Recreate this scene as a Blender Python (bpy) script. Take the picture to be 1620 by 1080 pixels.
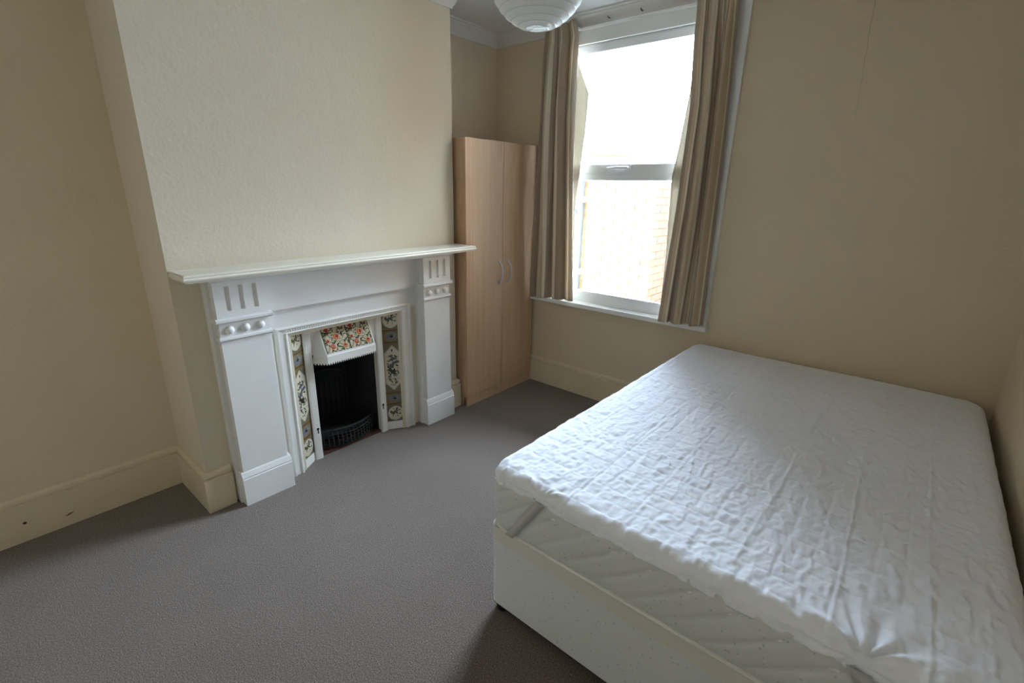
import bpy, bmesh, math, random
import numpy as np
from mathutils import Vector, Matrix

for o in list(bpy.data.objects):
    bpy.data.objects.remove(o)
SC = bpy.context.scene
COL = SC.collection
PI = math.pi

# ------------------------------------------------------------------ camera
CAM_POS = Vector((2.352, -0.591, 1.5))
FOCAL_PX, PITCH, YAW, ROLL = 764.0, math.radians(-17.55), math.radians(40.03), math.radians(1.1)
fwd = Vector((-math.sin(YAW) * math.cos(PITCH), math.cos(YAW) * math.cos(PITCH), math.sin(PITCH)))
rgt = Vector((math.cos(YAW), math.sin(YAW), 0))
upv = rgt.cross(fwd)
r2 = rgt * math.cos(ROLL) + upv * math.sin(ROLL)
u2 = -rgt * math.sin(ROLL) + upv * math.cos(ROLL)
cam_data = bpy.data.cameras.new('camera')
cam_data.sensor_width = 36.0
cam_data.lens = FOCAL_PX / 1620 * 36.0
cam_data.clip_start = 0.02
cam = bpy.data.objects.new('camera', cam_data)
COL.objects.link(cam)
cam.matrix_world = Matrix(((r2.x, u2.x, -fwd.x, CAM_POS.x), (r2.y, u2.y, -fwd.y, CAM_POS.y),
                           (r2.z, u2.z, -fwd.z, CAM_POS.z), (0, 0, 0, 1)))
SC.camera = cam

# ------------------------------------------------------------------ sky, sun, exposure
world = bpy.data.worlds.new('sky')
SC.world = world
world.use_nodes = True
bg = world.node_tree.nodes['Background']
bg.inputs['Color'].default_value = (0.66, 0.81, 1.0, 1)
bg.inputs['Strength'].default_value = 20.0
# light portal: emits nothing, only guides the sampling of the sky through the window opening
portal_data = bpy.data.lights.new('window_portal', 'AREA')
portal_data.shape = 'RECTANGLE'; portal_data.size = 1.13; portal_data.size_y = 1.71
portal_data.cycles.is_portal = True
portal = bpy.data.objects.new('window_portal', portal_data)
COL.objects.link(portal)
portal.location = (0.735, 2.565, 1.545); portal.rotation_euler = (-PI / 2, 0, 0)
SC.view_settings.view_transform = 'Standard'
SC.view_settings.look = 'None'
SC.view_settings.gamma = 1.0
SC.view_settings.use_curve_mapping = False
SC.view_settings.exposure = 1.68
SC.cycles.diffuse_bounces = 8
SC.cycles.max_bounces = 14
SC.cycles.transparent_max_bounces = 12

# ------------------------------------------------------------------ room dimensions (metres)
XL, XL2 = -0.385, -0.352        # alcove walls either side of the chimney breast
CH = 1.602                      # chimney breast width (y 0..CH), its face at x = 0
WY = 2.387                      # window wall
RX = 2.742                      # wall behind the bed's long side
NY = -1.35                      # wall behind the camera
HC = 2.555                      # ceiling
T = 0.15

# ------------------------------------------------------------------ helpers
def tag(o, label=None, cat=None, group=None, kind=None):
    if label: o['label'] = label
    if cat: o['category'] = cat
    if group: o['group'] = group
    if kind: o['kind'] = kind
    return o

def link(name, me, mat=None, parent=None, smooth=False, angle=None):
    if mat is not None and len(me.materials) == 0:
        me.materials.append(mat)
    if smooth:
        for p in me.polygons: p.use_smooth = True
        if angle is not None:
            me.set_sharp_from_angle(angle=math.radians(angle))
    o = bpy.data.objects.new(name, me)
    COL.objects.link(o)
    if parent is not None:
        o.parent = parent
        o.matrix_parent_inverse = parent.matrix_world.inverted()
    return o

def obj(name, bm, mat, parent=None, smooth=False, angle=35, bevel=0.0, seg=2):
    if bevel > 0:
        bmesh.ops.bevel(bm, geom=[e for e in bm.edges if e.calc_face_angle(0) > 0.6], offset=bevel,
                        segments=seg, profile=0.5, affect='EDGES', clamp_overlap=True)
        smooth = True
    bmesh.ops.recalc_face_normals(bm, faces=bm.faces[:])
    me = bpy.data.meshes.new(name)
    bm.to_mesh(me); bm.free()
    return link(name, me, mat, parent, smooth, angle)

def empty(name, loc):
    o = bpy.data.objects.new(name, None)
    COL.objects.link(o)
    o.empty_display_size = 0.05
    o.location = loc
    o.matrix_world = Matrix.Translation(loc)
    return o

def NB(): return bmesh.new()

def box(bm, x0, x1, y0, y1, z0, z1):
    vs = [bm.verts.new(p) for p in ((x0, y0, z0), (x1, y0, z0), (x1, y1, z0), (x0, y1, z0),
                                    (x0, y0, z1), (x1, y0, z1), (x1, y1, z1), (x0, y1, z1))]
    for f in ((0, 3, 2, 1), (4, 5, 6, 7), (0, 1, 5, 4), (1, 2, 6, 5), (2, 3, 7, 6), (3, 0, 4, 7)):
        bm.faces.new([vs[i] for i in f])
    return bm

def bx(*a): return box(NB(), *a)

def prism(bm, pts, fn, a, b):
    """pts: 2D outline, fn(p, t) -> 3D, extruded from t=a to t=b"""
    A = [bm.verts.new(fn(p, a)) for p in pts]; B = [bm.verts.new(fn(p, b)) for p in pts]
    n = len(pts)
    for i in range(n):
        bm.faces.new((A[i], A[(i + 1) % n], B[(i + 1) % n], B[i]))
    bm.faces.new(A[::-1]); bm.faces.new(B)
    return bm

def sweep(bm, path, profile):
    """path: list of (x,y) with the room on its left; profile: closed list of (offset, z)"""
    n = len(path); rings = []
    for i, p in enumerate(path):
        p = Vector(p)
        d0 = (p - Vector(path[i - 1])).normalized() if i > 0 else None
        d1 = (Vector(path[i + 1]) - p).normalized() if i < n - 1 else None
        if d0 is None: d0 = d1
        if d1 is None: d1 = d0
        n0 = Vector((-d0.y, d0.x)); n1 = Vector((-d1.y, d1.x))
        m = (n0 + n1) / (1 + n0.dot(n1))
        rings.append([bm.verts.new((p.x + m.x * o, p.y + m.y * o, z)) for o, z in profile])
    k = len(profile)
    for a, b in zip(rings, rings[1:]):
        for j in range(k):
            bm.faces.new((a[j], a[(j + 1) % k], b[(j + 1) % k], b[j]))
    bm.faces.new(rings[0]); bm.faces.new(rings[-1][::-1])
    return bm

def tube(bm, pts, r, k=8, closed=False, cap=True):
    pts = [Vector(p) for p in pts]; n = len(pts); rings = []
    prev = None
    for i, p in enumerate(pts):
        if closed: d = pts[(i + 1) % n] - pts[i - 1]
        else: d = pts[min(i + 1, n - 1)] - pts[max(i - 1, 0)]
        d.normalize()
        if prev is None:
            ref = Vector((0, 0, 1)) if abs(d.z) < 0.9 else Vector((1, 0, 0))
            s = d.cross(ref).normalized()
        else:
            s = (prev - d * prev.dot(d)).normalized()
        prev = s; t = d.cross(s)
        rr = r[i] if isinstance(r, (list, tuple)) else r
        rings.append([bm.verts.new(p + (s * math.cos(2 * PI * j / k) + t * math.sin(2 * PI * j / k)) * rr) for j in range(k)])
    m = n if closed else n - 1
    for i in range(m):
        a, b = rings[i], rings[(i + 1) % n]
        for j in range(k):
            bm.faces.new((a[j], a[(j + 1) % k], b[(j + 1) % k], b[j]))
    if cap and not closed:
        bm.faces.new(rings[0][::-1]); bm.faces.new(rings[-1])
    return bm

def lathe(bm, prof, c, k=24, axis='z'):
    """prof: (r, h) list; r=0 ends close"""
    rings = []
    for r, h in prof:
        ring = []
        for j in range(1 if r < 1e-6 else k):
            a = 2 * PI * j / k
            if axis == 'z': p = (c[0] + r * math.cos(a), c[1] + r * math.sin(a), c[2] + h)
            elif axis == 'x': p = (c[0] + h, c[1] + r * math.cos(a), c[2] + r * math.sin(a))
            else: p = (c[0] + r * math.cos(a), c[1] + h, c[2] + r * math.sin(a))
            ring.append(bm.verts.new(p))
        rings.append(ring)
    for a, b in zip(rings, rings[1:]):
        for j in range(k):
            p, q = a[j % len(a)], a[(j + 1) % len(a)]
            s, t = b[(j + 1) % len(b)], b[j % len(b)]
            f = []
            for v in (p, q, s, t):
                if v not in f: f.append(v)
            if len(f) > 2: bm.faces.new(f)
    return bm

def grid_mesh(name, P, uv=None, closed_u=False):
    """P: (nu, nv, 3) array -> quads"""
    nu, nv = P.shape[:2]
    idx = np.arange(nu * nv).reshape(nu, nv)
    if closed_u: idx = np.vstack([idx, idx[:1]])
    q = np.stack([idx[:-1, :-1], idx[1:, :-1], idx[1:, 1:], idx[:-1, 1:]], -1).reshape(-1, 4)
    me = bpy.data.meshes.new(name)
    me.from_pydata(P.reshape(-1, 3).tolist(), [], q.tolist())
    if uv is not None:
        lay = me.uv_layers.new(name='UVMap')
        li = np.empty(len(me.loops), int); me.loops.foreach_get('vertex_index', li)
        lay.data.foreach_set('uv', uv.reshape(-1, 2)[li].astype(np.float32).ravel())
    me.update()
    return me

_rng = np.random.default_rng(7)
_lat = _rng.random((256, 256))
def vnoise(x, y):
    xi = np.floor(x).astype(int); yi = np.floor(y).astype(int)
    fx = x - xi; fy = y - yi
    fx = fx * fx * (3 - 2 * fx); fy = fy * fy * (3 - 2 * fy)
    g = lambda a, b: _lat[a % 256, b % 256]
    return (g(xi, yi) * (1 - fx) * (1 - fy) + g(xi + 1, yi) * fx * (1 - fy) + g(xi, yi + 1) * (1 - fx) * fy + g(xi + 1, yi + 1) * fx * fy) * 2 - 1

# ------------------------------------------------------------------ materials
def new_mat(name):
    m = bpy.data.materials.new(name); m.use_nodes = True
    nt = m.node_tree
    return m, nt, nt.nodes['Principled BSDF']

def N(nt, t, **kw):
    n = nt.nodes.new(t)
    for k, v in kw.items(): setattr(n, k, v)
    return n

def coords(nt, scale=(1, 1, 1), kind='Object'):
    tc = N(nt, 'ShaderNodeTexCoord'); mp = N(nt, 'ShaderNodeMapping')
    mp.inputs['Scale'].default_value = scale
    nt.links.new(tc.outputs[kind], mp.inputs['Vector'])
    return mp.outputs['Vector']

def noise(nt, vec, scale, detail=3, rough=0.5):
    n = N(nt, 'ShaderNodeTexNoise')
    n.inputs['Scale'].default_value = scale; n.inputs['Detail'].default_value = detail
    n.inputs['Roughness'].default_value = rough
    nt.links.new(vec, n.inputs['Vector'])
    return n.outputs['Fac']

def ramp(nt, fac, stops, interp='LINEAR'):
    r = N(nt, 'ShaderNodeValToRGB'); cr = r.color_ramp; cr.interpolation = interp
    while len(cr.elements) < len(stops): cr.elements.new(0.5)
    for e, (p, c) in zip(cr.elements, stops):
        e.position = p; e.color = (*c, 1)
    nt.links.new(fac, r.inputs['Fac'])
    return r.outputs['Color']

def bump(nt, bsdf, h, strength, dist=0.01):
    b = N(nt, 'ShaderNodeBump'); b.inputs['Strength'].default_value = strength; b.inputs['Distance'].default_value = dist
    nt.links.new(h, b.inputs['Height']); nt.links.new(b.outputs['Normal'], bsdf.inputs['Normal'])

def plain(name, col, rough=0.5, metal=0.0, var=0.04, scale=6, bmp=0.0, bscale=60, spec=None):
    m, nt, b = new_mat(name)
    v = coords(nt)
    f = noise(nt, v, scale, 4)
    lo = tuple(max(0, c * (1 - var)) for c in col); hi = tuple(min(1, c * (1 + var)) for c in col)
    nt.links.new(ramp(nt, f, [(0.3, lo), (0.7, hi)]), b.inputs['Base Color'])
    b.inputs['Roughness'].default_value = rough; b.inputs['Metallic'].default_value = metal
    if spec is not None: b.inputs['Specular IOR Level'].default_value = spec
    if bmp: bump(nt, b, noise(nt, v, bscale, 3), bmp, 0.004)
    return m

def plaster(name, col, s=0.35):
    m, nt, b = new_mat(name)
    v = coords(nt)
    f = noise(nt, v, 1.6, 5, 0.6)
    nt.links.new(ramp(nt, f, [(0.25, tuple(c * 0.965 for c in col)), (0.75, tuple(min(1, c * 1.02) for c in col))]), b.inputs['Base Color'])
    b.inputs['Roughness'].default_value = 0.62
    b.inputs['Specular IOR Level'].default_value = 0.3
    a = noise(nt, v, 7, 4, 0.55); c = noise(nt, v, 70, 2, 0.5)
    mx = N(nt, 'ShaderNodeMix', data_type='FLOAT'); mx.inputs['Factor'].default_value = 0.22
    nt.links.new(a, mx.inputs['A']); nt.links.new(c, mx.inputs['B'])
    bump(nt, b, mx.outputs['Result'], s, 0.012)
    return m

M = {}
M['wall'] = plaster('cream_wall_paint', (0.66, 0.562, 0.420))
M['breast'] = plaster('cream_breast_paint', (0.665, 0.595, 0.475), 0.35)
M['ceiling'] = plaster('white_ceiling_paint', (0.68, 0.67, 0.64), 0.2)
M['trim_cream'] = plain('cream_gloss_paint', (0.67, 0.575, 0.42), 0.35, var=0.03)
M['trim_white'] = plain('white_gloss_paint', (0.80, 0.81, 0.80), 0.35, var=0.02)
M['mantel'] = plain('white_mantel_paint', (0.73, 0.715, 0.70), 0.38, var=0.025, bmp=0.08, bscale=30)
M['shelf'] = plain('ivory_shelf_paint', (0.78, 0.725, 0.615), 0.35, var=0.02)
M['iron_white'] = plain('white_painted_iron', (0.735, 0.715, 0.675), 0.4, var=0.03, bmp=0.25, bscale=90)
M['iron_black'] = plain('black_cast_iron', (0.009, 0.010, 0.010), 0.75, var=0.3, bmp=0.3, bscale=60)
M['soot'] = plain('sooty_firebrick', (0.012, 0.012, 0.012), 0.9, var=0.4, bmp=0.5, bscale=30)
M['terracotta'] = plain('terracotta_hearth', (0.075, 0.022, 0.013), 0.85, var=0.2, scale=25)
M['chip'] = plain('bare_wood_chip', (0.06, 0.025, 0.012), 0.8, var=0.2)
M['upvc'] = plain('white_upvc', (0.80, 0.82, 0.84), 0.3, var=0.01)
M['chrome'] = plain('brushed_nickel', (0.60, 0.60, 0.62), 0.35, 0.9, var=0.05)
M['black_plastic'] = plain('black_plastic', (0.012, 0.012, 0.014), 0.4)
M['dark_hole'] = plain('dark_cavity', (0.006, 0.006, 0.006), 0.9)
M['concrete'] = plain('pale_concrete', (0.30, 0.28, 0.25), 0.9, var=0.15, scale=3)
M['render'] = plain('white_render', (0.30, 0.33, 0.36), 0.9, var=0.04)
M['pipe'] = plain('grey_plastic_pipe', (0.030, 0.042, 0.055), 0.4)
M['mortar'] = plain('pale_mortar', (0.30, 0.25, 0.17), 0.95, var=0.1, scale=20)
M['grey_band'] = plain('grey_elastic', (0.50, 0.50, 0.49), 0.8, bmp=0.3, bscale=250)
M['piping'] = plain('cream_piping', (0.76, 0.755, 0.72), 0.6)
M['lining'] = None

def brick_mat(name, a, b_, c):
    m, nt, b = new_mat(name)
    oi = N(nt, 'ShaderNodeObjectInfo')
    base = ramp(nt, oi.outputs['Random'], [(0.0, a), (0.5, b_), (1.0, c)])
    f = noise(nt, coords(nt), 30, 4)
    mx = N(nt, 'ShaderNodeMix', data_type='RGBA', blend_type='MULTIPLY'); mx.inputs['Factor'].default_value = 0.5
    nt.links.new(base, mx.inputs['A']); nt.links.new(ramp(nt, f, [(0.3, (0.6, 0.6, 0.6)), (0.7, (1, 1, 1))]), mx.inputs['B'])
    nt.links.new(mx.outputs['Result'], b.inputs['Base Color']); b.inputs['Roughness'].default_value = 0.9
    bump(nt, b, f, 0.5, 0.006)
    return m
M['brick'] = brick_mat('yellow_stock_brick', (0.16, 0.085, 0.030), (0.20, 0.115, 0.040), (0.17, 0.065, 0.022))
M['brick_shaded'] = brick_mat('shaded_orange_brick', (0.12, 0.042, 0.014), (0.14, 0.052, 0.018), (0.10, 0.033, 0.012))  # darker orange copy of the brick, the return face's shade put in its colour

def carpet():
    m, nt, b = new_mat('grey_carpet')
    v = coords(nt)
    f = noise(nt, v, 230, 3, 0.85); g = noise(nt, v, 4, 3)
    c1 = ramp(nt, f, [(0.34, (0.048, 0.036, 0.029)), (0.50, (0.165, 0.128, 0.104)), (0.66, (0.40, 0.315, 0.262))])
    mx = N(nt, 'ShaderNodeMix', data_type='RGBA', blend_type='MULTIPLY'); mx.inputs['Factor'].default_value = 0.6
    nt.links.new(c1, mx.inputs['A']); nt.links.new(ramp(nt, g, [(0.3, (0.86, 0.86, 0.86)), (0.7, (1, 1, 1))]), mx.inputs['B'])
    nt.links.new(mx.outputs['Result'], b.inputs['Base Color'])
    b.inputs['Roughness'].default_value = 1.0; b.inputs['Specular IOR Level'].default_value = 0.1
    b.inputs['Sheen Weight'].default_value = 0.25
    bump(nt, b, f, 0.8, 0.006)
    return m
M['carpet'] = carpet()

def beech(name):
    m, nt, b = new_mat(name)
    v = coords(nt, (1, 14, 0.35))
    f = noise(nt, v, 3.2, 5, 0.55); g = noise(nt, coords(nt, (60, 190, 5)), 1.0, 2, 0.6)
    c1 = ramp(nt, f, [(0.25, (0.52, 0.335, 0.205)), (0.5, (0.58, 0.388, 0.248)), (0.8, (0.62, 0.428, 0.283))])
    mx = N(nt, 'ShaderNodeMix', data_type='RGBA', blend_type='MULTIPLY'); mx.inputs['Factor'].default_value = 0.5
    nt.links.new(c1, mx.inputs['A']); nt.links.new(ramp(nt, g, [(0.35, (0.86, 0.82, 0.78)), (0.6, (1, 1, 1))]), mx.inputs['B'])
    nt.links.new(mx.outputs['Result'], b.inputs['Base Color'])
    b.inputs['Roughness'].default_value = 0.36
    return m
M['beech'] = beech('beech_laminate')

def cloth(name, col, transl=0.0, speck=None, bscale=400, rough=0.85, bs=0.25):
    m, nt, b = new_mat(name)
    v = coords(nt)
    f = noise(nt, v, bscale, 2)
    if speck:
        vo = N(nt, 'ShaderNodeTexVoronoi'); vo.inputs['Scale'].default_value = 48
        nt.links.new(v, vo.inputs['Vector'])
        c = ramp(nt, vo.outputs['Distance'], [(0.10, speck), (0.17, col)])
        nt.links.new(c, b.inputs['Base Color'])
    else:
        nt.links.new(ramp(nt, f, [(0.3, tuple(x * 0.97 for x in col)), (0.7, col)]), b.inputs['Base Color'])
    b.inputs['Roughness'].default_value = rough; b.inputs['Specular IOR Level'].default_value = 0.2
    bump(nt, b, f, bs, 0.002)
    if transl:
        out = nt.nodes['Material Output']
        tr = N(nt, 'ShaderNodeBsdfTranslucent'); tr.inputs['Color'].default_value = (*col, 1)
        ms = N(nt, 'ShaderNodeMixShader'); ms.inputs['Fac'].default_value = transl
        nt.links.new(b.outputs[0], ms.inputs[1]); nt.links.new(tr.outputs[0], ms.inputs[2])
        nt.links.new(ms.outputs[0], out.inputs['Surface'])
    return m
M['lining'] = cloth('cream_lining', (0.66, 0.61, 0.52), 0.25)
M['paper'] = cloth('white_rice_paper', (0.80, 0.80, 0.78), 0.30, bscale=120)
M['divan'] = cloth('speckled_divan_fabric', (0.69, 0.715, 0.725), speck=(0.46, 0.50, 0.55))
M['ticking'] = cloth('speckled_mattress_ticking', (0.655, 0.675, 0.67), speck=(0.46, 0.49, 0.52))
M['border_cloth'] = cloth('plain_cream_border', (0.70, 0.685, 0.635))
M['quilt'] = cloth('white_quilted_cotton', (0.865, 0.885, 0.96), bscale=900, bs=0.15)

def curtain_mat():
    m, nt, b = new_mat('striped_satin_curtain')
    tc = N(nt, 'ShaderNodeTexCoord'); sp = N(nt, 'ShaderNodeSeparateXYZ')
    nt.links.new(tc.outputs['UV'], sp.inputs[0])
    mu = N(nt, 'ShaderNodeMath', operation='MULTIPLY'); mu.inputs[1].default_value = 1 / 0.30
    fr = N(nt, 'ShaderNodeMath', operation='FRACT')
    nt.links.new(sp.outputs['X'], mu.inputs[0]); nt.links.new(mu.outputs[0], fr.inputs[0])
    taupe, beige, cream, dk = (0.47, 0.385, 0.295), (0.64, 0.52, 0.365), (0.82, 0.76, 0.64), (0.38, 0.305, 0.225)
    c = ramp(nt, fr.outputs[0], [(0, taupe), (0.26, beige), (0.44, cream), (0.52, dk), (0.60, beige), (0.80, cream), (0.90, taupe)], 'CONSTANT')
    nt.links.new(c, b.inputs['Base Color'])
    b.inputs['Roughness'].default_value = 0.5; b.inputs['Sheen Weight'].default_value = 0.2
    tr = N(nt, 'ShaderNodeBsdfTranslucent'); nt.links.new(c, tr.inputs['Color'])
    ms = N(nt, 'ShaderNodeMixShader'); ms.inputs['Fac'].default_value = 0.28
    nt.links.new(b.outputs[0], ms.inputs[1]); nt.links.new(tr.outputs[0], ms.inputs[2])
    nt.links.new(ms.outputs[0], nt.nodes['Material Output'].inputs['Surface'])
    return m
M['curtain'] = curtain_mat()

def glass_mat():
    m, nt, b = new_mat('window_glass')
    nt.nodes.remove(b)
    tr = N(nt, 'ShaderNodeBsdfTransparent'); tr.inputs['Color'].default_value = (0.97, 0.985, 0.98, 1)
    gl = N(nt, 'ShaderNodeBsdfGlossy'); gl.inputs['Roughness'].default_value = 0.02
    fr = N(nt, 'ShaderNodeFresnel'); fr.inputs['IOR'].default_value = 1.35
    ms = N(nt, 'ShaderNodeMixShader')
    nt.links.new(fr.outputs[0], ms.inputs['Fac']); nt.links.new(tr.outputs[0], ms.inputs[1]); nt.links.new(gl.outputs[0], ms.inputs[2])
    nt.links.new(ms.outputs[0], nt.nodes['Material Output'].inputs['Surface'])
    return m
M['glass'] = glass_mat()

def print_mat():
    m, nt, b = new_mat('glazed_tile_print')
    a = N(nt, 'ShaderNodeVertexColor'); a.layer_name = 'Col'
    nt.links.new(a.outputs['Color'], b.inputs['Base Color'])
    b.inputs['Roughness'].default_value = 0.18
    return m
M['print'] = print_mat()
M['tile_body'] = plain('brown_tile_body', (0.10, 0.065, 0.035), 0.4)

# ================================================================== STRUCTURE
def struct(o): o['kind'] = 'structure'; return o

struct(obj('floor', bx(XL - T, RX + T, NY - T, WY + 0.02, -0.12, 0.0), M['carpet']))
struct(obj('ceiling', bx(XL - T, RX + T, NY - T, WY + 0.17, HC, HC + 0.2), M['ceiling']))
b = bx(XL - T, XL, NY - T, 0.2, 0, HC); box(b, XL2 - T, XL2, 1.4, WY + 0.17, 0, HC); box(b, XL - T, XL - 0.03, 0.2, 1.4, 0, HC)
struct(obj('wall_left', b, M['wall']))
struct(obj('wall_right', bx(RX, RX + T, NY - T, WY + 0.17, 0, HC), M['wall']))
struct(obj('wall_front', bx(XL, RX, NY - T, NY, 0, HC), M['wall']))
# window wall with its opening
WX0, WX1, WZ0, WZ1 = 0.17, 1.30, 0.690, 2.40
b = NB()
box(b, XL2, WX0, WY, WY + 0.17, 0, HC); box(b, WX1, RX, WY, WY + 0.17, 0, HC)
box(b, WX0, WX1, WY, WY + 0.17, 0, WZ0); box(b, WX0, WX1, WY, WY + 0.17, WZ1, HC)
wall_back = struct(obj('wall_back', b, M['wall']))
# hairline crack in the plaster, high on the window wall
random.seed(3)
b = NB(); prev = None
for i in range(15):
    t = i / 14; z = 2.46 - t * 0.62; x = 1.940 + 0.024 * t + random.uniform(-.0025, .0025); w = 0.0011 * (1 - 0.75 * t)
    cur = (b.verts.new((x - w, WY - 0.0006, z)), b.verts.new((x + w, WY - 0.0006, z)))
    if prev: b.faces.new((prev[0], prev[1], cur[1], cur[0]))
    prev = cur
obj('hairline_crack', b, plain('crack_shadow', (0.30, 0.26, 0.19), 0.9), wall_back)

# chimney breast with the fireplace opening
OY0, OY1, OZ = 0.47, 1.13, 0.77
b = NB()
box(b, XL - 0.03, 0, 0, OY0, 0, HC); box(b, XL - 0.03, 0, OY1, CH, 0, HC); box(b, XL - 0.03, 0, OY0, OY1, OZ, HC)
struct(obj('wall_chimney_breast', b, M['breast'], bevel=0.004, seg=2))

# cornice
cp = [(0, 2.470), (0.010, 2.470), (0.013, 2.482), (0.020, 2.490), (0.024, 2.500), (0.036, 2.520), (0.052, 2.534), (0.055, 2.543), (0.066, 2.546), (0.068, HC), (0, HC)]
path = [(XL, NY), (XL, 0), (0, 0), (0, CH), (XL2, CH), (XL2, WY), (RX, WY), (RX, NY), (XL, NY)]
path_room = path[::-1]
struct(obj('trim_1', sweep(NB(), path_room[0:], cp), M['ceiling'], smooth=True, angle=30))

# skirting boards
sp = [(0, 0), (0.022, 0), (0.022, 0.171), (0.0120, 0.1735), (0.0120, 0.180), (0.0190, 0.184), (0.0165, 0.196), (0.008, 0.205), (0, 0.208)]
bl = struct(obj('baseboard_left', sweep(NB(), [(0, 0.100), (0, 0), (XL, 0), (XL, NY)], sp), M['trim_cream']))
struct(obj('baseboard_chimney', sweep(NB(), [(XL2, WY), (XL2, CH), (0, CH), (0, 1.505)], sp), M['trim_cream']))
struct(obj('baseboard_back', sweep(NB(), [(RX, WY), (XL2 + 0.022, WY)], sp), M['trim_cream']))
struct(obj('baseboard_right', sweep(NB(), [(RX, NY), (RX, WY - 0.022)], sp), M['trim_cream']))
struct(obj('baseboard_front', sweep(NB(), [(XL + 0.022, NY), (RX - 0.022, NY)], sp), M['trim_cream']))
b = lathe(NB(), [(0, 0.0008), (0.0062, 0.0006), (0.0066, 0)], (XL + 0.022, -0.602, 0.087), 9, 'x')
obj('paint_chip', b, M['chip'], bl)
b = prism(NB(), [(-0.016, -0.004), (-0.004, -0.005), (0.014, 0.002), (0.017, 0.005), (0.0, 0.003)], lambda p, t: (XL + 0.022 + t, -0.462 + p[0], 0.055 + p[1]), 0, 0.0007)
obj('paint_chip', b, M['chip'], bl)

# ------------------------------------------------------------------ window
win = struct(empty('window_1', (0.735, WY, 0.69)))
# architrave on the wall face and sill
b = NB()
box(b, 1.285, 1.420, WY - 0.022, WY, 0.690, 2.470); box(b, 0.125, 0.185, WY - 0.022, WY, 0.690, 2.470); box(b, 0.185, 1.285, WY - 0.022, WY, 2.385, 2.470)
obj('architrave', b, M['trim_white'], win)
obj('head_moulding', prism(NB(), [(0, 2.462), (0.030, 2.462), (0.036, 2.468), (0.034, 2.476), (0, 2.480)], lambda p, t: (t, WY - p[0], p[1]), 0.115, 1.43), M['trim_white'], win)
sill = struct(obj('sill', bx(0.03, 1.432, WY - 0.065, WY + 0.06, 0.688, 0.716), M['trim_white'], win, bevel=0.008, seg=3))
FY0, FY1 = WY + 0.025, WY + 0.085
def frame(bm, x0, x1, z0, z1, w, y0, y1, wt=None, wb=None):
    wt = w if wt is None else wt; wb = w if wb is None else wb
    box(bm, x0, x0 + w, y0, y1, z0, z1); box(bm, x1 - w, x1, y0, y1, z0, z1)
    box(bm, x0 + w, x1 - w, y0, y1, z1 - wt, z1); box(bm, x0 + w, x1 - w, y0, y1, z0, z0 + wb)
    return bm
b = frame(NB(), WX0, WX1, 0.716, WZ1, 0.055, FY0, FY1, 0.03, 0.070)
box(b, WX0 + 0.055, WX1 - 0.055, FY0, FY1, 1.570, 1.612)
obj('outer_frame', b, M['upvc'], win, bevel=0.004)
b = frame(NB(), WX0 + 0.04, WX1 - 0.04, 1.606, 2.385, 0.060, FY0 - 0.014, FY0 + 0.05, 0.05, 0.058)
obj('top_sash', b, M['upvc'], win, bevel=0.006)
b = frame(NB(), WX0 + 0.05, WX1 - 0.05, 0.776, 1.576, 0.022, FY0 - 0.004, FY0 + 0.02, 0.012, 0.022)
obj('glazing_bead', b, M['upvc'], win, bevel=0.004)
obj('pane', bx(WX0 + 0.09, WX1 - 0.09, FY0 + 0.012, FY0 + 0.016, 1.655, 2.345), M['glass'], win)
obj('pane', bx(WX0 + 0.06, WX1 - 0.06, FY0 + 0.012, FY0 + 0.016, 0.790, 1.572), M['glass'], win)
h = obj('window_handle', bx(0.755, 0.815, FY0 - 0.028, FY0 - 0.013, 1.626, 1.652), M['upvc'], win, bevel=0.005)
b = NB(); tube(b, [(0.795, FY0 - 0.030, 1.640), (0.795, FY0 - 0.048, 1.640), (0.775, FY0 - 0.052, 1.641), (0.72, FY0 - 0.052, 1.640), (0.655, FY0 - 0.050, 1.637)], [0.009, 0.009, 0.009, 0.0085, 0.007], 8)
obj('lever', b, M['upvc'], h, smooth=True)

# ================================================================== FIREPLACE SURROUND
PX = 0.078
sur = empty('fireplace_surround', (0.04, 0.80, 0))
tag(sur, 'white painted wooden fireplace surround with moulded mantel shelf and fluted pilasters', 'fireplace')
# mantel shelf with moulded edge: profile swept round three sides
SH0, SH1, SHX = 0.000, 1.634, 0.182
b = NB()
prof = [(0, 1.118), (-0.012, 1.118), (-0.010, 1.122), (-0.002, 1.128), (0.0, 1.134), (-0.005, 1.139), (-0.003, 1.146), (-0.008, 1.151)]
def ring(inset, z): return [(0.0, SH0 - 0.0 - inset, z), (SHX + inset, SH0 - inset, z), (SHX + inset, SH1 + inset, z), (0.0, SH1 + inset, z)]
rings = [[b.verts.new(p) for p in ring(o - 0.002, z)] for o, z in prof[1:]]
for r0, r1 in zip(rings, rings[1:]):
    for j in range(4): b.faces.new((r0[j], r0[(j + 1) % 4], r1[(j + 1) % 4], r1[j]))
b.faces.new(rings[0][::-1]); b.faces.new(rings[-1])
obj('mantel_shelf', b, M['shelf'], sur)
obj('shelf_bed_moulding', prism(NB(), [(0, 1.098), (0.095, 1.098), (0.104, 1.105), (0.112, 1.118), (0, 1.118)], lambda p, t: (p[0], t, p[1]), 0.112, 1.492), M['mantel'], sur)
obj('frieze', bx(0, 0.034, 0.30, 1.30, 0.922, 1.100), M['mantel'], sur, bevel=0.003)
obj('inner_board', bx(0, 0.010, 0.30, 1.30, 0.80, 0.925), M['mantel'], sur)

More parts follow.
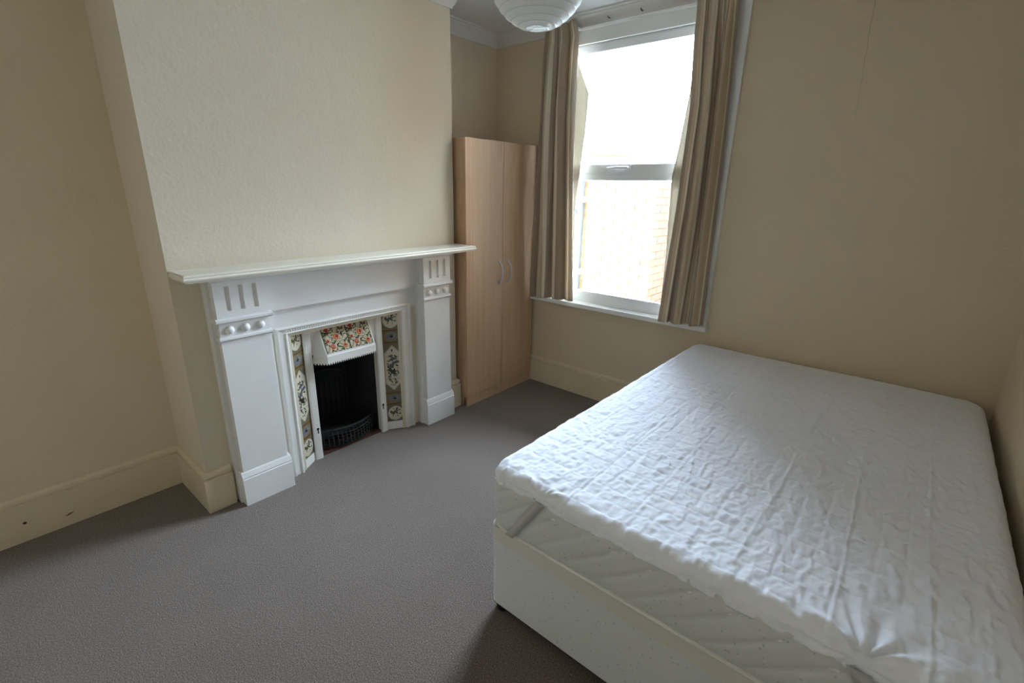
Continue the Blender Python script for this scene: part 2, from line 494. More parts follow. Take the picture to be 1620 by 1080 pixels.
def heightfield_block(y0, y1, z0, z1, x, cuts):
    """flat block front at x with rectangular grooves cuts=[(ya,yb,za,zb,depth)]"""
    e = 0.0035
    ys = {y0, y1}; zs = {z0, z1}
    for a, c, d, f, _ in cuts: ys |= {a, a + e, c - e, c}; zs |= {d, d + e, f - e, f}
    ys = sorted(ys); zs = sorted(zs)
    bm = NB()
    def dep(y, z):
        for a, c, d, f, q in cuts:
            if a + e - 1e-6 <= y <= c - e + 1e-6 and d + e - 1e-6 <= z <= f - e + 1e-6: return q
        return 0
    g = [[bm.verts.new((x - dep(y, z), y, z)) for z in zs] for y in ys]
    for i in range(len(ys) - 1):
        for j in range(len(zs) - 1): bm.faces.new((g[i][j], g[i + 1][j], g[i + 1][j + 1], g[i][j + 1]))
    per = [g[i][0] for i in range(len(ys))] + g[-1][1:] + [g[i][-1] for i in range(len(ys) - 2, -1, -1)] + g[0][-2:0:-1]
    back = [bm.verts.new((0.0, v.co.y, v.co.z)) for v in per]
    n = len(per)
    for i in range(n): bm.faces.new((per[i], per[(i + 1) % n], back[(i + 1) % n], back[i]))
    bm.faces.new(back)
    return bm

def pilaster(ya, yb):
    p = obj('pilaster', bx(0, PX, ya, yb, 0.15, 0.93), M['mantel'], sur, bevel=0.003)
    # stepped side strips behind the shaft
    obj('side_strip', bx(0, PX - 0.034, ya - 0.018, yb + 0.018, 0.0, 1.10), M['mantel'], p)
    w = yb - ya
    cuts = [(ya + w * f - 0.010, ya + w * f + 0.010, 0.966, 1.076, 0.009) for f in (0.24, 0.51, 0.78)]
    obj('fluted_block', heightfield_block(ya - 0.003, yb + 0.003, 0.938, 1.100, PX + 0.008, cuts), M['mantel'], p)
    obj('capping_moulding', prism(NB(), [(0, 0.914), (PX + 0.010, 0.914), (PX + 0.022, 0.922), (PX + 0.022, 0.932), (PX + 0.014, 0.938), (0, 0.938)],
        lambda q, t: (q[0], t, q[1]), ya - 0.014, yb + 0.014), M['mantel'], p)
    obj('necking_moulding', prism(NB(), [(0, 0.832), (PX + 0.004, 0.832), (PX + 0.013, 0.840), (PX + 0.012, 0.848), (PX + 0.006, 0.852), (0, 0.852)],
        lambda q, t: (q[0], t, q[1]), ya - 0.007, yb + 0.007), M['mantel'], p)
    for f in (0.20, 0.51, 0.82):
        b = lathe(NB(), [(0.019, 0.0), (0.0185, 0.003), (0.0165, 0.007), (0.012, 0.0105), (0.006, 0.0125), (0, 0.013)], (PX, ya + w * f, 0.880), 20, 'x')
        obj('roundel', b, M['mantel'], p, smooth=True, angle=60)
    obj('plinth', prism(NB(), [(0, 0), (PX + 0.014, 0), (PX + 0.014, 0.140), (PX + 0.011, 0.144), (PX + 0.012, 0.150), (PX + 0.004, 0.172), (PX, 0.178), (0, 0.178)],
        lambda q, t: (q[0], t, q[1]), ya - 0.012, yb + 0.014), M['mantel'], p)
    return p
pilaster(0.130, 0.344)
pilaster(1.272, 1.480)

# ================================================================== CAST IRON INSERT
ins = empty('fireplace_insert', (-0.03, 0.80, 0))
tag(ins, 'white painted cast iron fireplace insert with floral tile columns and tiled hood', 'fireplace')
IY0, IY1, IZ = 0.388, 1.214, 0.826       # outer frame
YA0, YA1 = 0.455, 1.150                  # tile outer edges (at XA)
YB0, YB1 = 0.556, 1.040                  # tile inner edges (at XB)
XA, XB = 0.002, -0.060
OP0, OP1, OPZ = 0.598, 1.003, 0.60
fp = [(0.0, 0.0), (0.0, 0.016), (0.010, 0.022), (0.018, 0.022), (0.022, 0.014), (0.050, 0.014), (0.054, 0.019), (0.062, 0.016), (0.066, 0.0)]  # (inset, x)
b = NB()
def fr_ring(ins_, x): return [(x, IY0 + ins_, 0.0), (x, IY0 + ins_, IZ - ins_ * 0.62), (x, IY1 - ins_, IZ - ins_ * 0.62), (x, IY1 - ins_, 0.0)]
rs = [[b.verts.new(p) for p in fr_ring(i, x)] for i, x in fp]
for a, c in zip(rs, rs[1:]):
    for j in range(3): b.faces.new((a[j], a[j + 1], c[j + 1], c[j]))
for j in range(3): b.faces.new((rs[-1][j], rs[-1][j + 1], rs[0][j + 1], rs[0][j]))
for k in (0, 3): b.faces.new([r[k] for r in rs])
frm = obj('outer_frame', b, M['iron_white'], ins)
# beaded line along the frame's head
bd = lathe(NB(), [(0.0048, 0), (0.004, 0.003), (0.002, 0.0046), (0, 0.005)], (0, 0, 0), 8, 'x')
bmesh.ops.recalc_face_normals(bd, faces=bd.faces[:])
bd_me = bpy.data.meshes.new('bead'); bd.to_mesh(bd_me); bd.free(); bd_me.materials.append(M['iron_white'])
b = NB()
for k in range(60):
    y = IY0 + 0.045 + k * (IY1 - IY0 - 0.09) / 59
    lathe(b, [(0.0068, 0), (0.0055, 0.0016), (0.003, 0.0026), (0, 0.003)], (0.0139, y, IZ - 0.022), 6, 'x')
o = obj('bead_row', b, M['iron_white'], frm, smooth=True); o['kind'] = 'stuff'

# splayed cheeks that carry the tiles, and the plain inner strips
def cheek(yo, yi, yop):
    b = NB()
    outl = [(XA, yo), (XB, yi), (XB, yop), (XB - 0.014, yop), (XB - 0.014, yi), (XA - 0.012, yo)]
    # bottom rail below the tiles, top rail above them, inner strip
    lo = [(XA, yo), (XB, yi), (XB - 0.012, yi), (XA - 0.012, yo)]
    prism(b, lo, lambda p, t: (p[0], p[1], t), 0, 0.052)
    prism(b, lo, lambda p, t: (p[0], p[1], t), 0.783, IZ - 0.02)
    bk = [(XA - 0.014, yo), (XB - 0.014, yi), (XB - 0.022, yi), (XA - 0.022, yo)]
    prism(b, bk, lambda p, t: (p[0], p[1], t), 0, IZ - 0.02)
    s = 1 if yop > yi else -1
    prism(b, [(XB + 0.010, yi - s * 0.004), (XB + 0.012, yi + s * 0.006), (XB + 0.012, yop - s * 0.006), (XB + 0.006, yop), (XB - 0.03, yop), (XB - 0.03, yi - s * 0.004)],
          lambda p, t: (p[0], p[1], t), 0, IZ - 0.02)
    c = obj('cheek', b, M['iron_white'], ins)
    yk = (yi + yop) / 2 + s * 0.004
    b = lathe(NB(), [(0, 0.0008), (0.0075, 0.0006), (0.008, 0)], (XB + 0.0122, yk, 0.188), 12, 'x')
    box(b, XB + 0.0122, XB + 0.0129, yk - 0.0035, yk + 0.0035, 0.160, 0.186)
    obj('keyhole', b, M['dark_hole'], c)
    return c
cheek(YA0, YB0, OP0); cheek(YA1, YB1, OP1)
# head plate above the hood
obj('head_plate', bx(XB - 0.02, XB, YB0, YB1, 0.62, IZ - 0.02), M['iron_white'], ins)
# hood
HZ1, HZ0, HZL = 0.768, 0.622, 0.566
HF = 0.006
b = NB()
def hv(x, y, z): return b.verts.new((x, y, z))
tl, tr = hv(XB, 0.645, HZ1), hv(XB, 0.955, HZ1)
ml, mr = hv(HF, 0.650, HZ0), hv(HF, 0.952, HZ0)
sl, sr = hv(XB, 0.600, 0.590), hv(XB, 1.001, 0.590)
b.faces.new((tl, ml, mr, tr)); b.faces.new((tl, sl, ml)); b.faces.new((tr, mr, sr))
# scalloped lip
nt_, prev = 26, None
def lip_pt(f):
    # along the lip: left return, front, right return
    if f < 0.16: t = f / 0.16; return (XB + (HF + 0.008 - XB) * t, 0.600 + (0.648 - 0.600) * t)
    if f > 0.84: t = (1 - f) / 0.16; return (XB + (HF + 0.008 - XB) * t, 1.001 - (1.001 - 0.954) * t)
    t = (f - 0.16) / 0.68; return (HF + 0.008, 0.648 + 0.306 * t)
fs = sorted({0, 0.16, 0.84, 1} | {k / 200 for k in range(201)})
prev = None
for f in fs:
    x, y = lip_pt(f)
    k = int(round(f * 200))
    side = max(0, (0.16 - f) / 0.16, (f - 0.84) / 0.16)
    zt = HZ0 + (0.590 - HZ0) * side
    zb = HZL + (0.0, 0.004, 0.011, 0.012, 0.011, 0.004)[k % 6] - 0.004 * side
    cur = (hv(x - 0.006, y, zt), hv(x, y, zt - 0.006), hv(x, y, zb), hv(x - 0.008, y, zb))
    if prev:
        for j in range(3): b.faces.new((prev[j], prev[j + 1], cur[j + 1], cur[j]))
    prev = cur
obj('hood', b, M['iron_white'], ins, smooth=True, angle=20)

# ---- printed tiles
def painted(name, w, hgt, nu, nv, fn):
    """thin printed face: nu x nv cells, coloured cell by cell, lying in local YZ, facing +X, origin at its centre"""
    ys = np.linspace(-w / 2, w / 2, nu + 1); zs = np.linspace(-hgt / 2, hgt / 2, nv + 1)
    P = np.zeros((nu + 1, nv + 1, 3)); P[..., 1] = ys[:, None]; P[..., 2] = zs[None, :]
    me = grid_mesh(name, P)
    yc = (ys[:-1] + ys[1:]) / 2; zc = (zs[:-1] + zs[1:]) / 2
    Y, Z = np.meshgrid(yc, zc, indexing='ij')
    C = fn(Y, Z).reshape(-1, 3)
    a = me.color_attributes.new('Col', 'FLOAT_COLOR', 'CORNER')
    D = np.ones((len(C) * 4, 4), np.float32); D[:, :3] = np.repeat(C, 4, 0)
    a.data.foreach_set('color', D.ravel())
    me.materials.append(M['print'])
    return me
CREAM, TAN, OLIVE, BROWN, BLUE, INK, GREY, RED, ORANGE, GREEN = [np.array(c) for c in (
    (0.52, 0.47, 0.36), (0.17, 0.12, 0.06), (0.17, 0.12, 0.035), (0.10, 0.055, 0.03), (0.13, 0.145, 0.17), (0.025, 0.022, 0.018),
    (0.13, 0.118, 0.095), (0.36, 0.045, 0.02), (0.50, 0.13, 0.03), (0.05, 0.075, 0.03))]
def setc(C, m, c): C[m] = c
def blobs(C, Y, Z, clip, seed, n, cy, cz, ry, rz, cols, smin, smax):
    r = random.Random(seed)
    for _ in range(n):
        a = r.uniform(0, 2 * PI); q = math.sqrt(r.random())
        y0, z0 = cy + ry * q * math.cos(a), cz + rz * q * math.sin(a)
        s = r.uniform(smin, smax); el = r.uniform(1.6, 3.2); th = r.uniform(0, PI)
        dy, dz = Y - y0, Z - z0
        u = dy * math.cos(th) + dz * math.sin(th); v = -dy * math.sin(th) + dz * math.cos(th) + 6 * u * u / 0.1 * 0.06
        setc(C, clip & ((u / (s * el)) ** 2 + (v / s) ** 2 < 1), cols[r.randrange(len(cols))])
TW, TLH = math.hypot(YB0 - YA0, XA - XB) - 0.006, 0.727
def column_paint(Y, Z):          # Y across (-w/2..w/2), Z down the whole column, 0 = middle
    C = np.empty(Y.shape + (3,)); C[:] = GREY
    L = TLH; a = np.abs(Z) / L; hw = TW / 2
    n = vnoise(Y * 260 + 40, Z * 260 + 40)
    setc(C, n > 0.25, TAN)
    # end squares
    zc = 0.425 * L
    for s in (-1, 1):
        d = np.hypot(Y, (Z - s * zc) * 0.96)
        setc(C, d < hw * 0.90, TAN * 0.8); setc(C, d < hw * 0.84, CREAM)
        blobs(C, Y, Z, d < hw * 0.72, 11, 20, 0, s * zc, hw * 0.6, hw * 0.6, [INK, BROWN, GREEN, BLUE * 0.6, OLIVE], 0.0025, 0.0052)
    # bands
    for s in (-1, 1):
        zb = s * 0.283 * L
        m = np.abs(Z - zb) < 0.066 * L
        setc(C, m, OLIVE); setc(C, m & (n > 0.1), TAN * 0.9); setc(C, m & (np.abs(np.abs(Z - zb) - 0.052 * L) < 0.004), BROWN)
        d = np.hypot(Y * 0.72, (Z - zb))
        setc(C, m & (d < 0.031), TAN * 1.25); setc(C, m & (d < 0.027), BLUE); setc(C, m & (d < 0.027) & (n > 0.2), GREY * 1.5)
        blobs(C, Y, Z, m & (d < 0.026), 31, 9, 0, zb, 0.024, 0.018, [BLUE * 0.6, GREY * 1.8, BLUE * 1.3], 0.0022, 0.004)
        setc(C, m & (d < 0.007), INK)
        blobs(C, Y, Z, m & (d > 0.032), 33, 16, 0, zb, 0.055, 0.045, [BROWN, TAN * 1.3, OLIVE * 0.7], 0.0022, 0.0042)
    # central lozenge-ended panel
    lim = 0.205 * L - np.maximum(0, np.abs(Y) - 0.002) * 1.05
    m = np.abs(Z) < lim
    mm = (np.abs(Z) < 0.212 * L)
    setc(C, mm, GREY * 1.15); setc(C, mm & (n > 0.3), BLUE * 0.9)
    setc(C, mm & (np.abs(Z) > 0.165 * L) & (n < 0.1) & ~m, OLIVE)
    inner = m & (np.abs(Y) < hw * 0.90)
    setc(C, inner, CREAM)
    edge = inner & ((np.abs(Y) > hw * 0.82) | (lim - np.abs(Z) < 0.008))
    setc(C, edge, CREAM * 0.75)
    clip = inner & (np.abs(Y) < hw * 0.68) & (lim - np.abs(Z) > 0.022)
    blobs(C, Y, Z, clip, 5, 70, 0, 0, hw * 0.62, 0.165 * L, [INK, BROWN, GREEN, BLUE * 0.8, INK, OLIVE], 0.0020, 0.0044)
    blobs(C, Y, Z, clip, 8, 5, 0, 0.01, hw * 0.4, 0.07 * L, [BLUE * 0.6, INK], 0.008, 0.012)
    setc(C, np.abs(Y) > hw * 0.955, BROWN)
    return C
NT = 5
th = TLH / NT
col_meshes = []
for i in range(NT):
    zc = TLH / 2 - th * (i + 0.5)
    col_meshes.append(painted('floral_print', TW - 0.002, th - 0.0016, 40, 46, lambda Y, Z, zc=zc: column_paint(Y, Z + zc)))
HT = math.hypot(HZ1 - HZ0, HF - XB) - 0.012
def hood_paint(Y, Z):
    C = np.empty(Y.shape + (3,)); C[:] = CREAM * np.array((1.02, 0.98, 0.95))
    allm = np.ones(Y.shape, bool)
    for k in range(5):                        # twining stems
        f = np.abs(np.sin((Y * 1.0 + 0.4 * np.sin(Z * 55 + k)) * 0 + (Z - 0.5 * Y) * 30 + k * 1.3 + np.sin(Y * 70 + k)))
        setc(C, f < 0.07, GREEN * 0.9)
    blobs(C, Y, Z, allm, 21, 44, 0, 0, 0.078, 0.078, [INK, GREEN, GREEN * 1.6, BROWN, np.array((0.20, 0.15, 0.06))], 0.0028, 0.0050)
    for (y, z, r, c) in ((0.004, 0.010, 0.017, ORANGE), (0.010, 0.012, 0.010, RED), (-0.028, -0.042, 0.013, RED), (-0.026, -0.040, 0.006, ORANGE),
                         (0.044, -0.048, 0.013, ORANGE), (0.046, -0.046, 0.007, RED), (-0.050, -0.008, 0.009, RED), (-0.042, 0.054, 0.011, RED), (0.050, 0.050, 0.008, BROWN)):
        d = np.hypot(Y - y, (Z - z) * 0.92)
        setc(C, d < r * 1.18, CREAM); setc(C, d < r, c)
    setc(C, (np.abs(Y) > 0.0705) | (np.abs(Z) > HT / 2 - 0.0012), INK)
    return C
hood_me = painted('floral_print', 0.144, HT, 56, 54, hood_paint)
def tile_body(w, h):
    bm = bx(-0.008, 0, -w / 2, w / 2, -h / 2, h / 2)
    bmesh.ops.bevel(bm, geom=[e for e in bm.edges], offset=0.0012, segments=1, affect='EDGES')
    bmesh.ops.recalc_face_normals(bm, faces=bm.faces[:])
    me = bpy.data.meshes.new('tile'); bm.to_mesh(me); bm.free(); me.materials.append(M['tile_body'])
    return me
body_col, body_hood = tile_body(TW, th - 0.0012), tile_body(0.1455, HT + 0.0015)
def put_tile(body, face, pos, ydir, zdir):
    y = Vector(ydir).normalized(); z = Vector(zdir).normalized(); x = y.cross(z)
    mw = Matrix(((x.x, y.x, z.x, pos[0]), (x.y, y.y, z.y, pos[1]), (x.z, y.z, z.z, pos[2]), (0, 0, 0, 1)))
    t = bpy.data.objects.new('tile', body); COL.objects.link(t); t.parent = ins
    t.matrix_parent_inverse = ins.matrix_world.inverted(); t.matrix_world = mw
    f = bpy.data.objects.new('floral_print', face); COL.objects.link(f); f.parent = t
    f.location = (0.0006, 0, 0)
    return t
for i in range(NT):
    z = 0.0555 + TLH - th * (i + 0.5)
    put_tile(body_col, col_meshes[i], ((XA + XB) / 2 - 0.002, (YA0 + YB0) / 2, z), (XB - XA, YB0 - YA0, 0), (0, 0, 1))
    put_tile(body_col, col_meshes[i], ((XA + XB) / 2 - 0.002, (YA1 + YB1) / 2, z), (XA - XB, YA1 - YB1, 0), (0, 0, 1))
for s in (-1, 1):
    n = Vector((HZ1 - HZ0, 0, HF - XB)).normalized()
    pos = Vector(((HF + XB) / 2, 0.8005 + s * 0.0728, (HZ1 + HZ0) / 2)) + n * 0.0015
    put_tile(body_hood, hood_me, pos, (0, 1, 0), (XB - HF, 0, HZ1 - HZ0))

# firebox and grate
FX = -0.34
b = NB()
box(b, FX - 0.01, FX, OP0 - 0.02, OP1 + 0.02, 0, 0.80)
prism(b, [(XB - 0.02, OP0 - 0.01), (FX, OP0 + 0.05), (FX, OP0 + 0.03), (XB - 0.02, OP0 - 0.03)], lambda p, t: (p[0], p[1], t), 0, 0.80)
prism(b, [(XB - 0.02, OP1 + 0.01), (FX, OP1 - 0.05), (FX, OP1 - 0.03), (XB - 0.02, OP1 + 0.03)], lambda p, t: (p[0], p[1], t), 0, 0.80)
box(b, FX, XB - 0.02, OP0 - 0.02, OP1 + 0.02, 0.70, 0.80)
fb = obj('firebox', b, M['soot'], ins)
# raised arched frame and ribs cast on the fire back
b = NB()
arch = [(FX + 0.012, OP0 + 0.07, 0.05), (FX + 0.012, OP0 + 0.07, 0.33)] + [(FX + 0.012, 0.80 - 0.135 * math.cos(PI * k / 12), 0.33 + 0.085 * math.sin(PI * k / 12)) for k in range(1, 12)] + [(FX + 0.012, OP1 - 0.07, 0.33), (FX + 0.012, OP1 - 0.07, 0.05)]
tube(b, arch, 0.009, 6)
obj('arched_moulding', b, M['iron_black'], fb, smooth=True)
for k in range(7):
    y = 0.80 + (k - 3) * 0.036
    obj('rib', bx(FX, FX + 0.008, y - 0.006, y + 0.006, 0.06, 0.33), M['iron_black'], fb)
obj('hearth_tile', bx(FX, XB - 0.005, OP0 - 0.01, OP1 + 0.01, 0.0, 0.012), M['terracotta'], ins)
# grate: bowed front bars and a sloping slotted bed
gr = obj('grate_bed', bx(FX + 0.02, -0.11, OP0 + 0.03, OP1 - 0.03, 0.075, 0.085), M['iron_black'], ins)
def bow(z, dx=0.0, out=0.075):
    return [(XB - 0.075 + dx + out * math.sin(PI * k / 16) ** 0.8, OP0 + 0.012 + (OP1 - OP0 - 0.024) * k / 16, z) for k in range(17)]
for z, r in ((0.125, 0.007), (0.026, 0.007)):
    obj('bowed_bar', tube(NB(), bow(z), r, 8), M['iron_black'], ins, smooth=True)
for k in range(1, 16):
    p = bow(0.125)[k]
    q = (p[0] + 0.018, p[1], 0.026)
    obj('upright_bar', tube(NB(), [p, ((p[0] + q[0]) / 2 + 0.006, p[1], 0.078), q], 0.0042, 6), M['iron_black'], ins, smooth=True)
for k in range(4):
    z = 0.045 + k * 0.018
    obj('cross_bar', tube(NB(), bow(z, 0.008, 0.078), 0.0032, 6), M['iron_black'], ins, smooth=True)

# ================================================================== WARDROBE
wy0, wy1, wxb, wxf, wh = 1.637, 2.352, -0.325, 0.078, 1.795
war = empty('wardrobe', ((wxb + wxf) / 2, (wy0 + wy1) / 2, 0))
tag(war, 'tall beech laminate double wardrobe with two bow handles beside the window', 'wardrobe')
t = 0.018; cf = wxf - 0.020
b = bx(wxb, cf, wy0, wy0 + t, 0, wh); box(b, wxb, cf, wy1 - t, wy1, 0, wh)
box(b, wxb, cf, wy0 + t, wy1 - t, wh - t, wh); box(b, wxb, cf, wy0 + t, wy1 - t, 0.068, 0.086); box(b, wxb, wxb + 0.006, wy0 + t, wy1 - t, 0.086, wh - t)
obj('carcass', b, M['beech'], war)
obj('plinth', bx(cf - 0.018, wxf - 0.004, wy0, wy1, 0.0, 0.066), M['beech'], war, bevel=0.001)
ym = (wy0 + wy1) / 2
for ya, yb, hy in ((wy0, ym - 0.0018, ym - 0.038), (ym + 0.0018, wy1, ym + 0.055)):
    d = obj('door', bx(cf + 0.002, wxf, ya, yb, 0.070, wh), M['beech'], war, bevel=0.0012)
    pts = [(wxf, hy, 0.858)] + [(wxf + 0.006 + 0.032 * math.sin(PI * k / 12) ** 0.7, hy, 0.860 + 0.146 * k / 12) for k in range(13)] + [(wxf, hy, 1.008)]
    obj('handle', tube(NB(), pts, [0.009] * 2 + [0.0068] * 11 + [0.009] * 2, 10), M['chrome'], d, smooth=True)

# ================================================================== BED
bx0, bx1, by0, by1 = 1.385, 2.700, 0.462, 2.355
bed = empty('divan_base', ((bx0 + bx1) / 2, (by0 + by1) / 2, 0))
tag(bed, 'pale speckled fabric divan bed base on small black feet', 'bed')
def rounded_rect(x0, x1, y0, y1, r, k=8, step=None):
    pts = []
    for cx, cy, a0 in ((x1 - r, y0 + r, -PI / 2), (x1 - r, y1 - r, 0), (x0 + r, y1 - r, PI / 2), (x0 + r, y0 + r, PI)):
        pts += [(cx + r * math.cos(a0 + PI / 2 * i / k), cy + r * math.sin(a0 + PI / 2 * i / k)) for i in range(k + 1)]
    if step:
        out = []
        for a, c in zip(pts, pts[1:] + pts[:1]):
            n = max(1, int(math.dist(a, c) / step))
            out += [(a[0] + (c[0] - a[0]) * i / n, a[1] + (c[1] - a[1]) * i / n) for i in range(n)]
        pts = out
    return pts
rr = rounded_rect(bx0, bx1, by0, by1, 0.03, 5)
b = prism(NB(), rr, lambda p, t: (p[0], p[1], t), 0.045, 0.320)
obj('base_body', b, M['divan'], bed, smooth=True, angle=40)
rr2 = rounded_rect(bx0 - 0.002, bx1 + 0.002, by0 - 0.002, by1 + 0.002, 0.032, 5)
obj('top_border', prism(NB(), rr2, lambda p, t: (p[0], p[1], t), 0.320, 0.378), M['border_cloth'], bed, smooth=True, angle=40, )
obj('bottom_trim', prism(NB(), rounded_rect(bx0 + 0.001, bx1 - 0.001, by0 + 0.001, by1 - 0.001, 0.03, 5), lambda p, t: (p[0], p[1], t), 0.040, 0.046), plain('dark_base_trim', (0.05, 0.025, 0.022), 0.8), bed, smooth=True, angle=40)
for x in (bx0 + 0.035, bx1 - 0.035):
    for y in (by0 + 0.035, by1 - 0.035):
        b = lathe(NB(), [(0, 0), (0.022, 0), (0.026, 0.006), (0.026, 0.018), (0.014, 0.024), (0.012, 0.041), (0, 0.041)], (x, y, 0), 16)
        obj('foot', b, M['black_plastic'], bed, smooth=True, angle=40)

# ---- mattress
mx0, mx1, my0, my1, mz0, mz1 = 1.378, 2.703, 0.456, 2.352, 0.380, 0.600
mat_root = empty('mattress', ((mx0 + mx1) / 2, (my0 + my1) / 2, mz0))
tag(mat_root, 'thick double mattress with pale speckled quilted side lying on the divan base', 'mattress')
per = np.array(rounded_rect(mx0, mx1, my0, my1, 0.075, 10, 0.009))
nper = len(per)
d = np.roll(per, -1, 0) - np.roll(per, 1, 0); d /= np.linalg.norm(d, axis=1)[:, None]
nrm = np.stack([d[:, 1], -d[:, 0]], 1)
s_arc = np.concatenate([[0], np.cumsum(np.linalg.norm(np.diff(per, axis=0), axis=1))])
nh = 26
tt = np.linspace(0, 1, nh)
hgt = (mz1 - 0.004) - mz0
S, TT = np.meshgrid(s_arc, tt, indexing='ij')
def groove(q, w): return np.exp(-((q - np.round(q)) / w) ** 2)
bul = 0.010 * np.sin(PI * TT) ** 0.6 + 0.003 * vnoise(S * 9, TT * 2 + 30) * np.sin(PI * TT)
bul -= 0.0075 * (groove((S - TT * hgt * 1.25) / 0.105, 0.06) + 0.25 * groove((S + TT * hgt * 0.8) / 0.21 + 0.3, 0.03)) * np.sin(PI * TT) ** 0.4
bul -= 0.010 * ((1 - TT) ** 10 + TT ** 10)
P = np.zeros((nper, nh, 3)); P[..., 0] = per[:, 0:1] + nrm[:, 0:1] * bul; P[..., 1] = per[:, 1:2] + nrm[:, 1:2] * bul; P[..., 2] = mz0 + hgt * TT
me = grid_mesh('mattress_side', P, closed_u=True)
bm = NB(); bm.from_mesh(me); bm.verts.ensure_lookup_table()
bm.faces.new([bm.verts[i * nh] for i in range(nper)]); bm.faces.new([bm.verts[i * nh + nh - 1] for i in range(nper)])
obj('mattress_body', bm, M['ticking'], mat_root, smooth=True, angle=60)
sub = per[::4]; nsub = nrm[::4]
for z in (mz0 + 0.006, mz1 - 0.066):
    obj('piping', tube(NB(), [(p[0] - 0.001 * n[0], p[1] - 0.001 * n[1], z) for p, n in zip(sub, nsub)], 0.0062, 8, closed=True), M['piping'], mat_root, smooth=True)

# ---- quilted protector: a cloth laid over the top and bent over every edge
pr = empty('mattress_protector', ((mx0 + mx1) / 2, (my0 + my1) / 2, mz1))
tag(pr, 'rumpled white quilted mattress protector stretched over the top of the mattress', 'mattress protector')
R = 0.042; e0 = 0.0045
X0, X1, Y0, Y1 = mx0 - e0 - 0.002, mx1 + e0, my0 - e0 - 0.002, my1 + e0
ZT = mz1 + 0.012
RC = 0.085                                  # plan radius of the cloth's corners
core = (X0 + RC, X1 - RC, Y0 + RC, Y1 - RC)
ext = R * PI / 2 + 0.012
st = 0.0042
gx = np.arange(X0 + R - ext, X1 - R + ext + st, st); gy = np.arange(Y0 + R - ext, Y1 - R + ext + st, st)
GX, GY = np.meshgrid(gx, gy, indexing='ij')
DX = GX - np.clip(GX, core[0], core[1]); DY = GY - np.clip(GY, core[2], core[3])
L2 = np.hypot(DX, DY); NX = DX / np.maximum(L2, 1e-9); NY_ = DY / np.maximum(L2, 1e-9)
inn = np.minimum(L2, RC - R)
L2 = np.minimum(np.maximum(0, L2 - (RC - R)), ext)   # run of cloth past the start of the bend
arc_q = np.minimum(L2 / R, PI / 2)
hz = R * np.sin(arc_q); dr = R * (1 - np.cos(arc_q)) + np.maximum(0, L2 - R * PI / 2)
flat = np.clip(1 - L2 / (R * 1.2), 0, 1)
# wavy hem along the long foot side
hem = np.maximum(0, L2 - R * PI / 2) / 0.012
dr = dr + hem * (0.010 * vnoise(GX * 7 + 3, GX * 0 + GY * 0 + 9.5)) * 1.0
# relief
wx, wy = vnoise(GX * 5, GY * 5) * 0.012, vnoise(GX * 5 + 50, GY * 5 + 20) * 0.012
q = 0.062
a1 = (GX + wx * 0.5) / q; a2 = (GY + wy * 0.5) / q
sl = lambda a: np.exp(-((a - np.round(a)) * q / 0.0042) ** 2)
quilt = -0.0015 * np.maximum(sl(a1), 0.75 * sl(a2)) + 0.0004 * np.abs(np.sin(PI * a1) * np.sin(PI * a2))
ux, uy = GX + 0.02 * vnoise(GX * 6 + 3, GY * 6), GY + 0.03 * vnoise(GX * 5, GY * 5 + 8)
crk = vnoise(ux * 66 + uy * 10, uy * 26) * 0.5 + vnoise(ux * 105 + 9, uy * 60 + 4) * 0.42 + (1 - np.abs(vnoise(ux * 26 + uy * 8, uy * 9 + 7))) ** 5 * 0.75
amp = 0.5 + 0.5 * np.clip(1.1 - (GY - my0) / 1.7, 0, 1)
relief = quilt + 0.0036 * crk * amp
# long pulled creases running up the bed
for (xa, xb, w, hh) in ((1.50, 1.51, 0.004, -0.0022), (1.687, 1.698, 0.004, -0.0040), (1.879, 1.873, 0.004, -0.0030), (2.146, 2.165, 0.0045, 0.0036), (2.364, 2.314, 0.0045, 0.0050), (2.530, 2.523, 0.0045, 0.0042), (2.63, 2.63, 0.005, 0.0025)):
    tt_ = np.clip((GY - my0) / (my1 - my0), 0, 1)
    xc = xa + (xb - xa) * tt_ + 0.006 * vnoise(GY * 3 + xa * 40, GY * 0 + xa * 10)
    relief += hh * np.exp(-((GX - xc) / w) ** 2) * np.clip(1.25 - tt_ * 1.2, 0, 1) * (0.55 + 0.45 * vnoise(GY * 2.2 + xa * 17, GY * 0 + 2))
# gathers where the elastic straps pull the hem
for (sx, sy, fan) in ((2.425, my0, 0.0075), (1.60, my0, 0.0022)):
    rx, ry = GX - sx, GY - sy + 0.015
    rad = np.hypot(rx, ry); ang = np.arctan2(ry, rx)
    relief += fan * np.sin(ang * 13 + 2 * vnoise(ang * 3, rad * 6)) * np.exp(-(rad / 0.13) ** 1.5) * np.clip(rad / 0.03, 0, 1)
# puckers along the near edge
pk = np.exp(-np.clip(GY - my0, 0, 9) / 0.05)
relief += 0.0055 * pk * (vnoise(GX * 26 + GY * 12, GY * 30 - GX * 14) + 0.5 * vnoise(GX * 60, GY * 40))
pl = np.exp(-np.clip(GX - mx0, 0, 9) / 0.05)
relief += 0.003 * pl * vnoise(GX * 24, GY * 30 + 11)
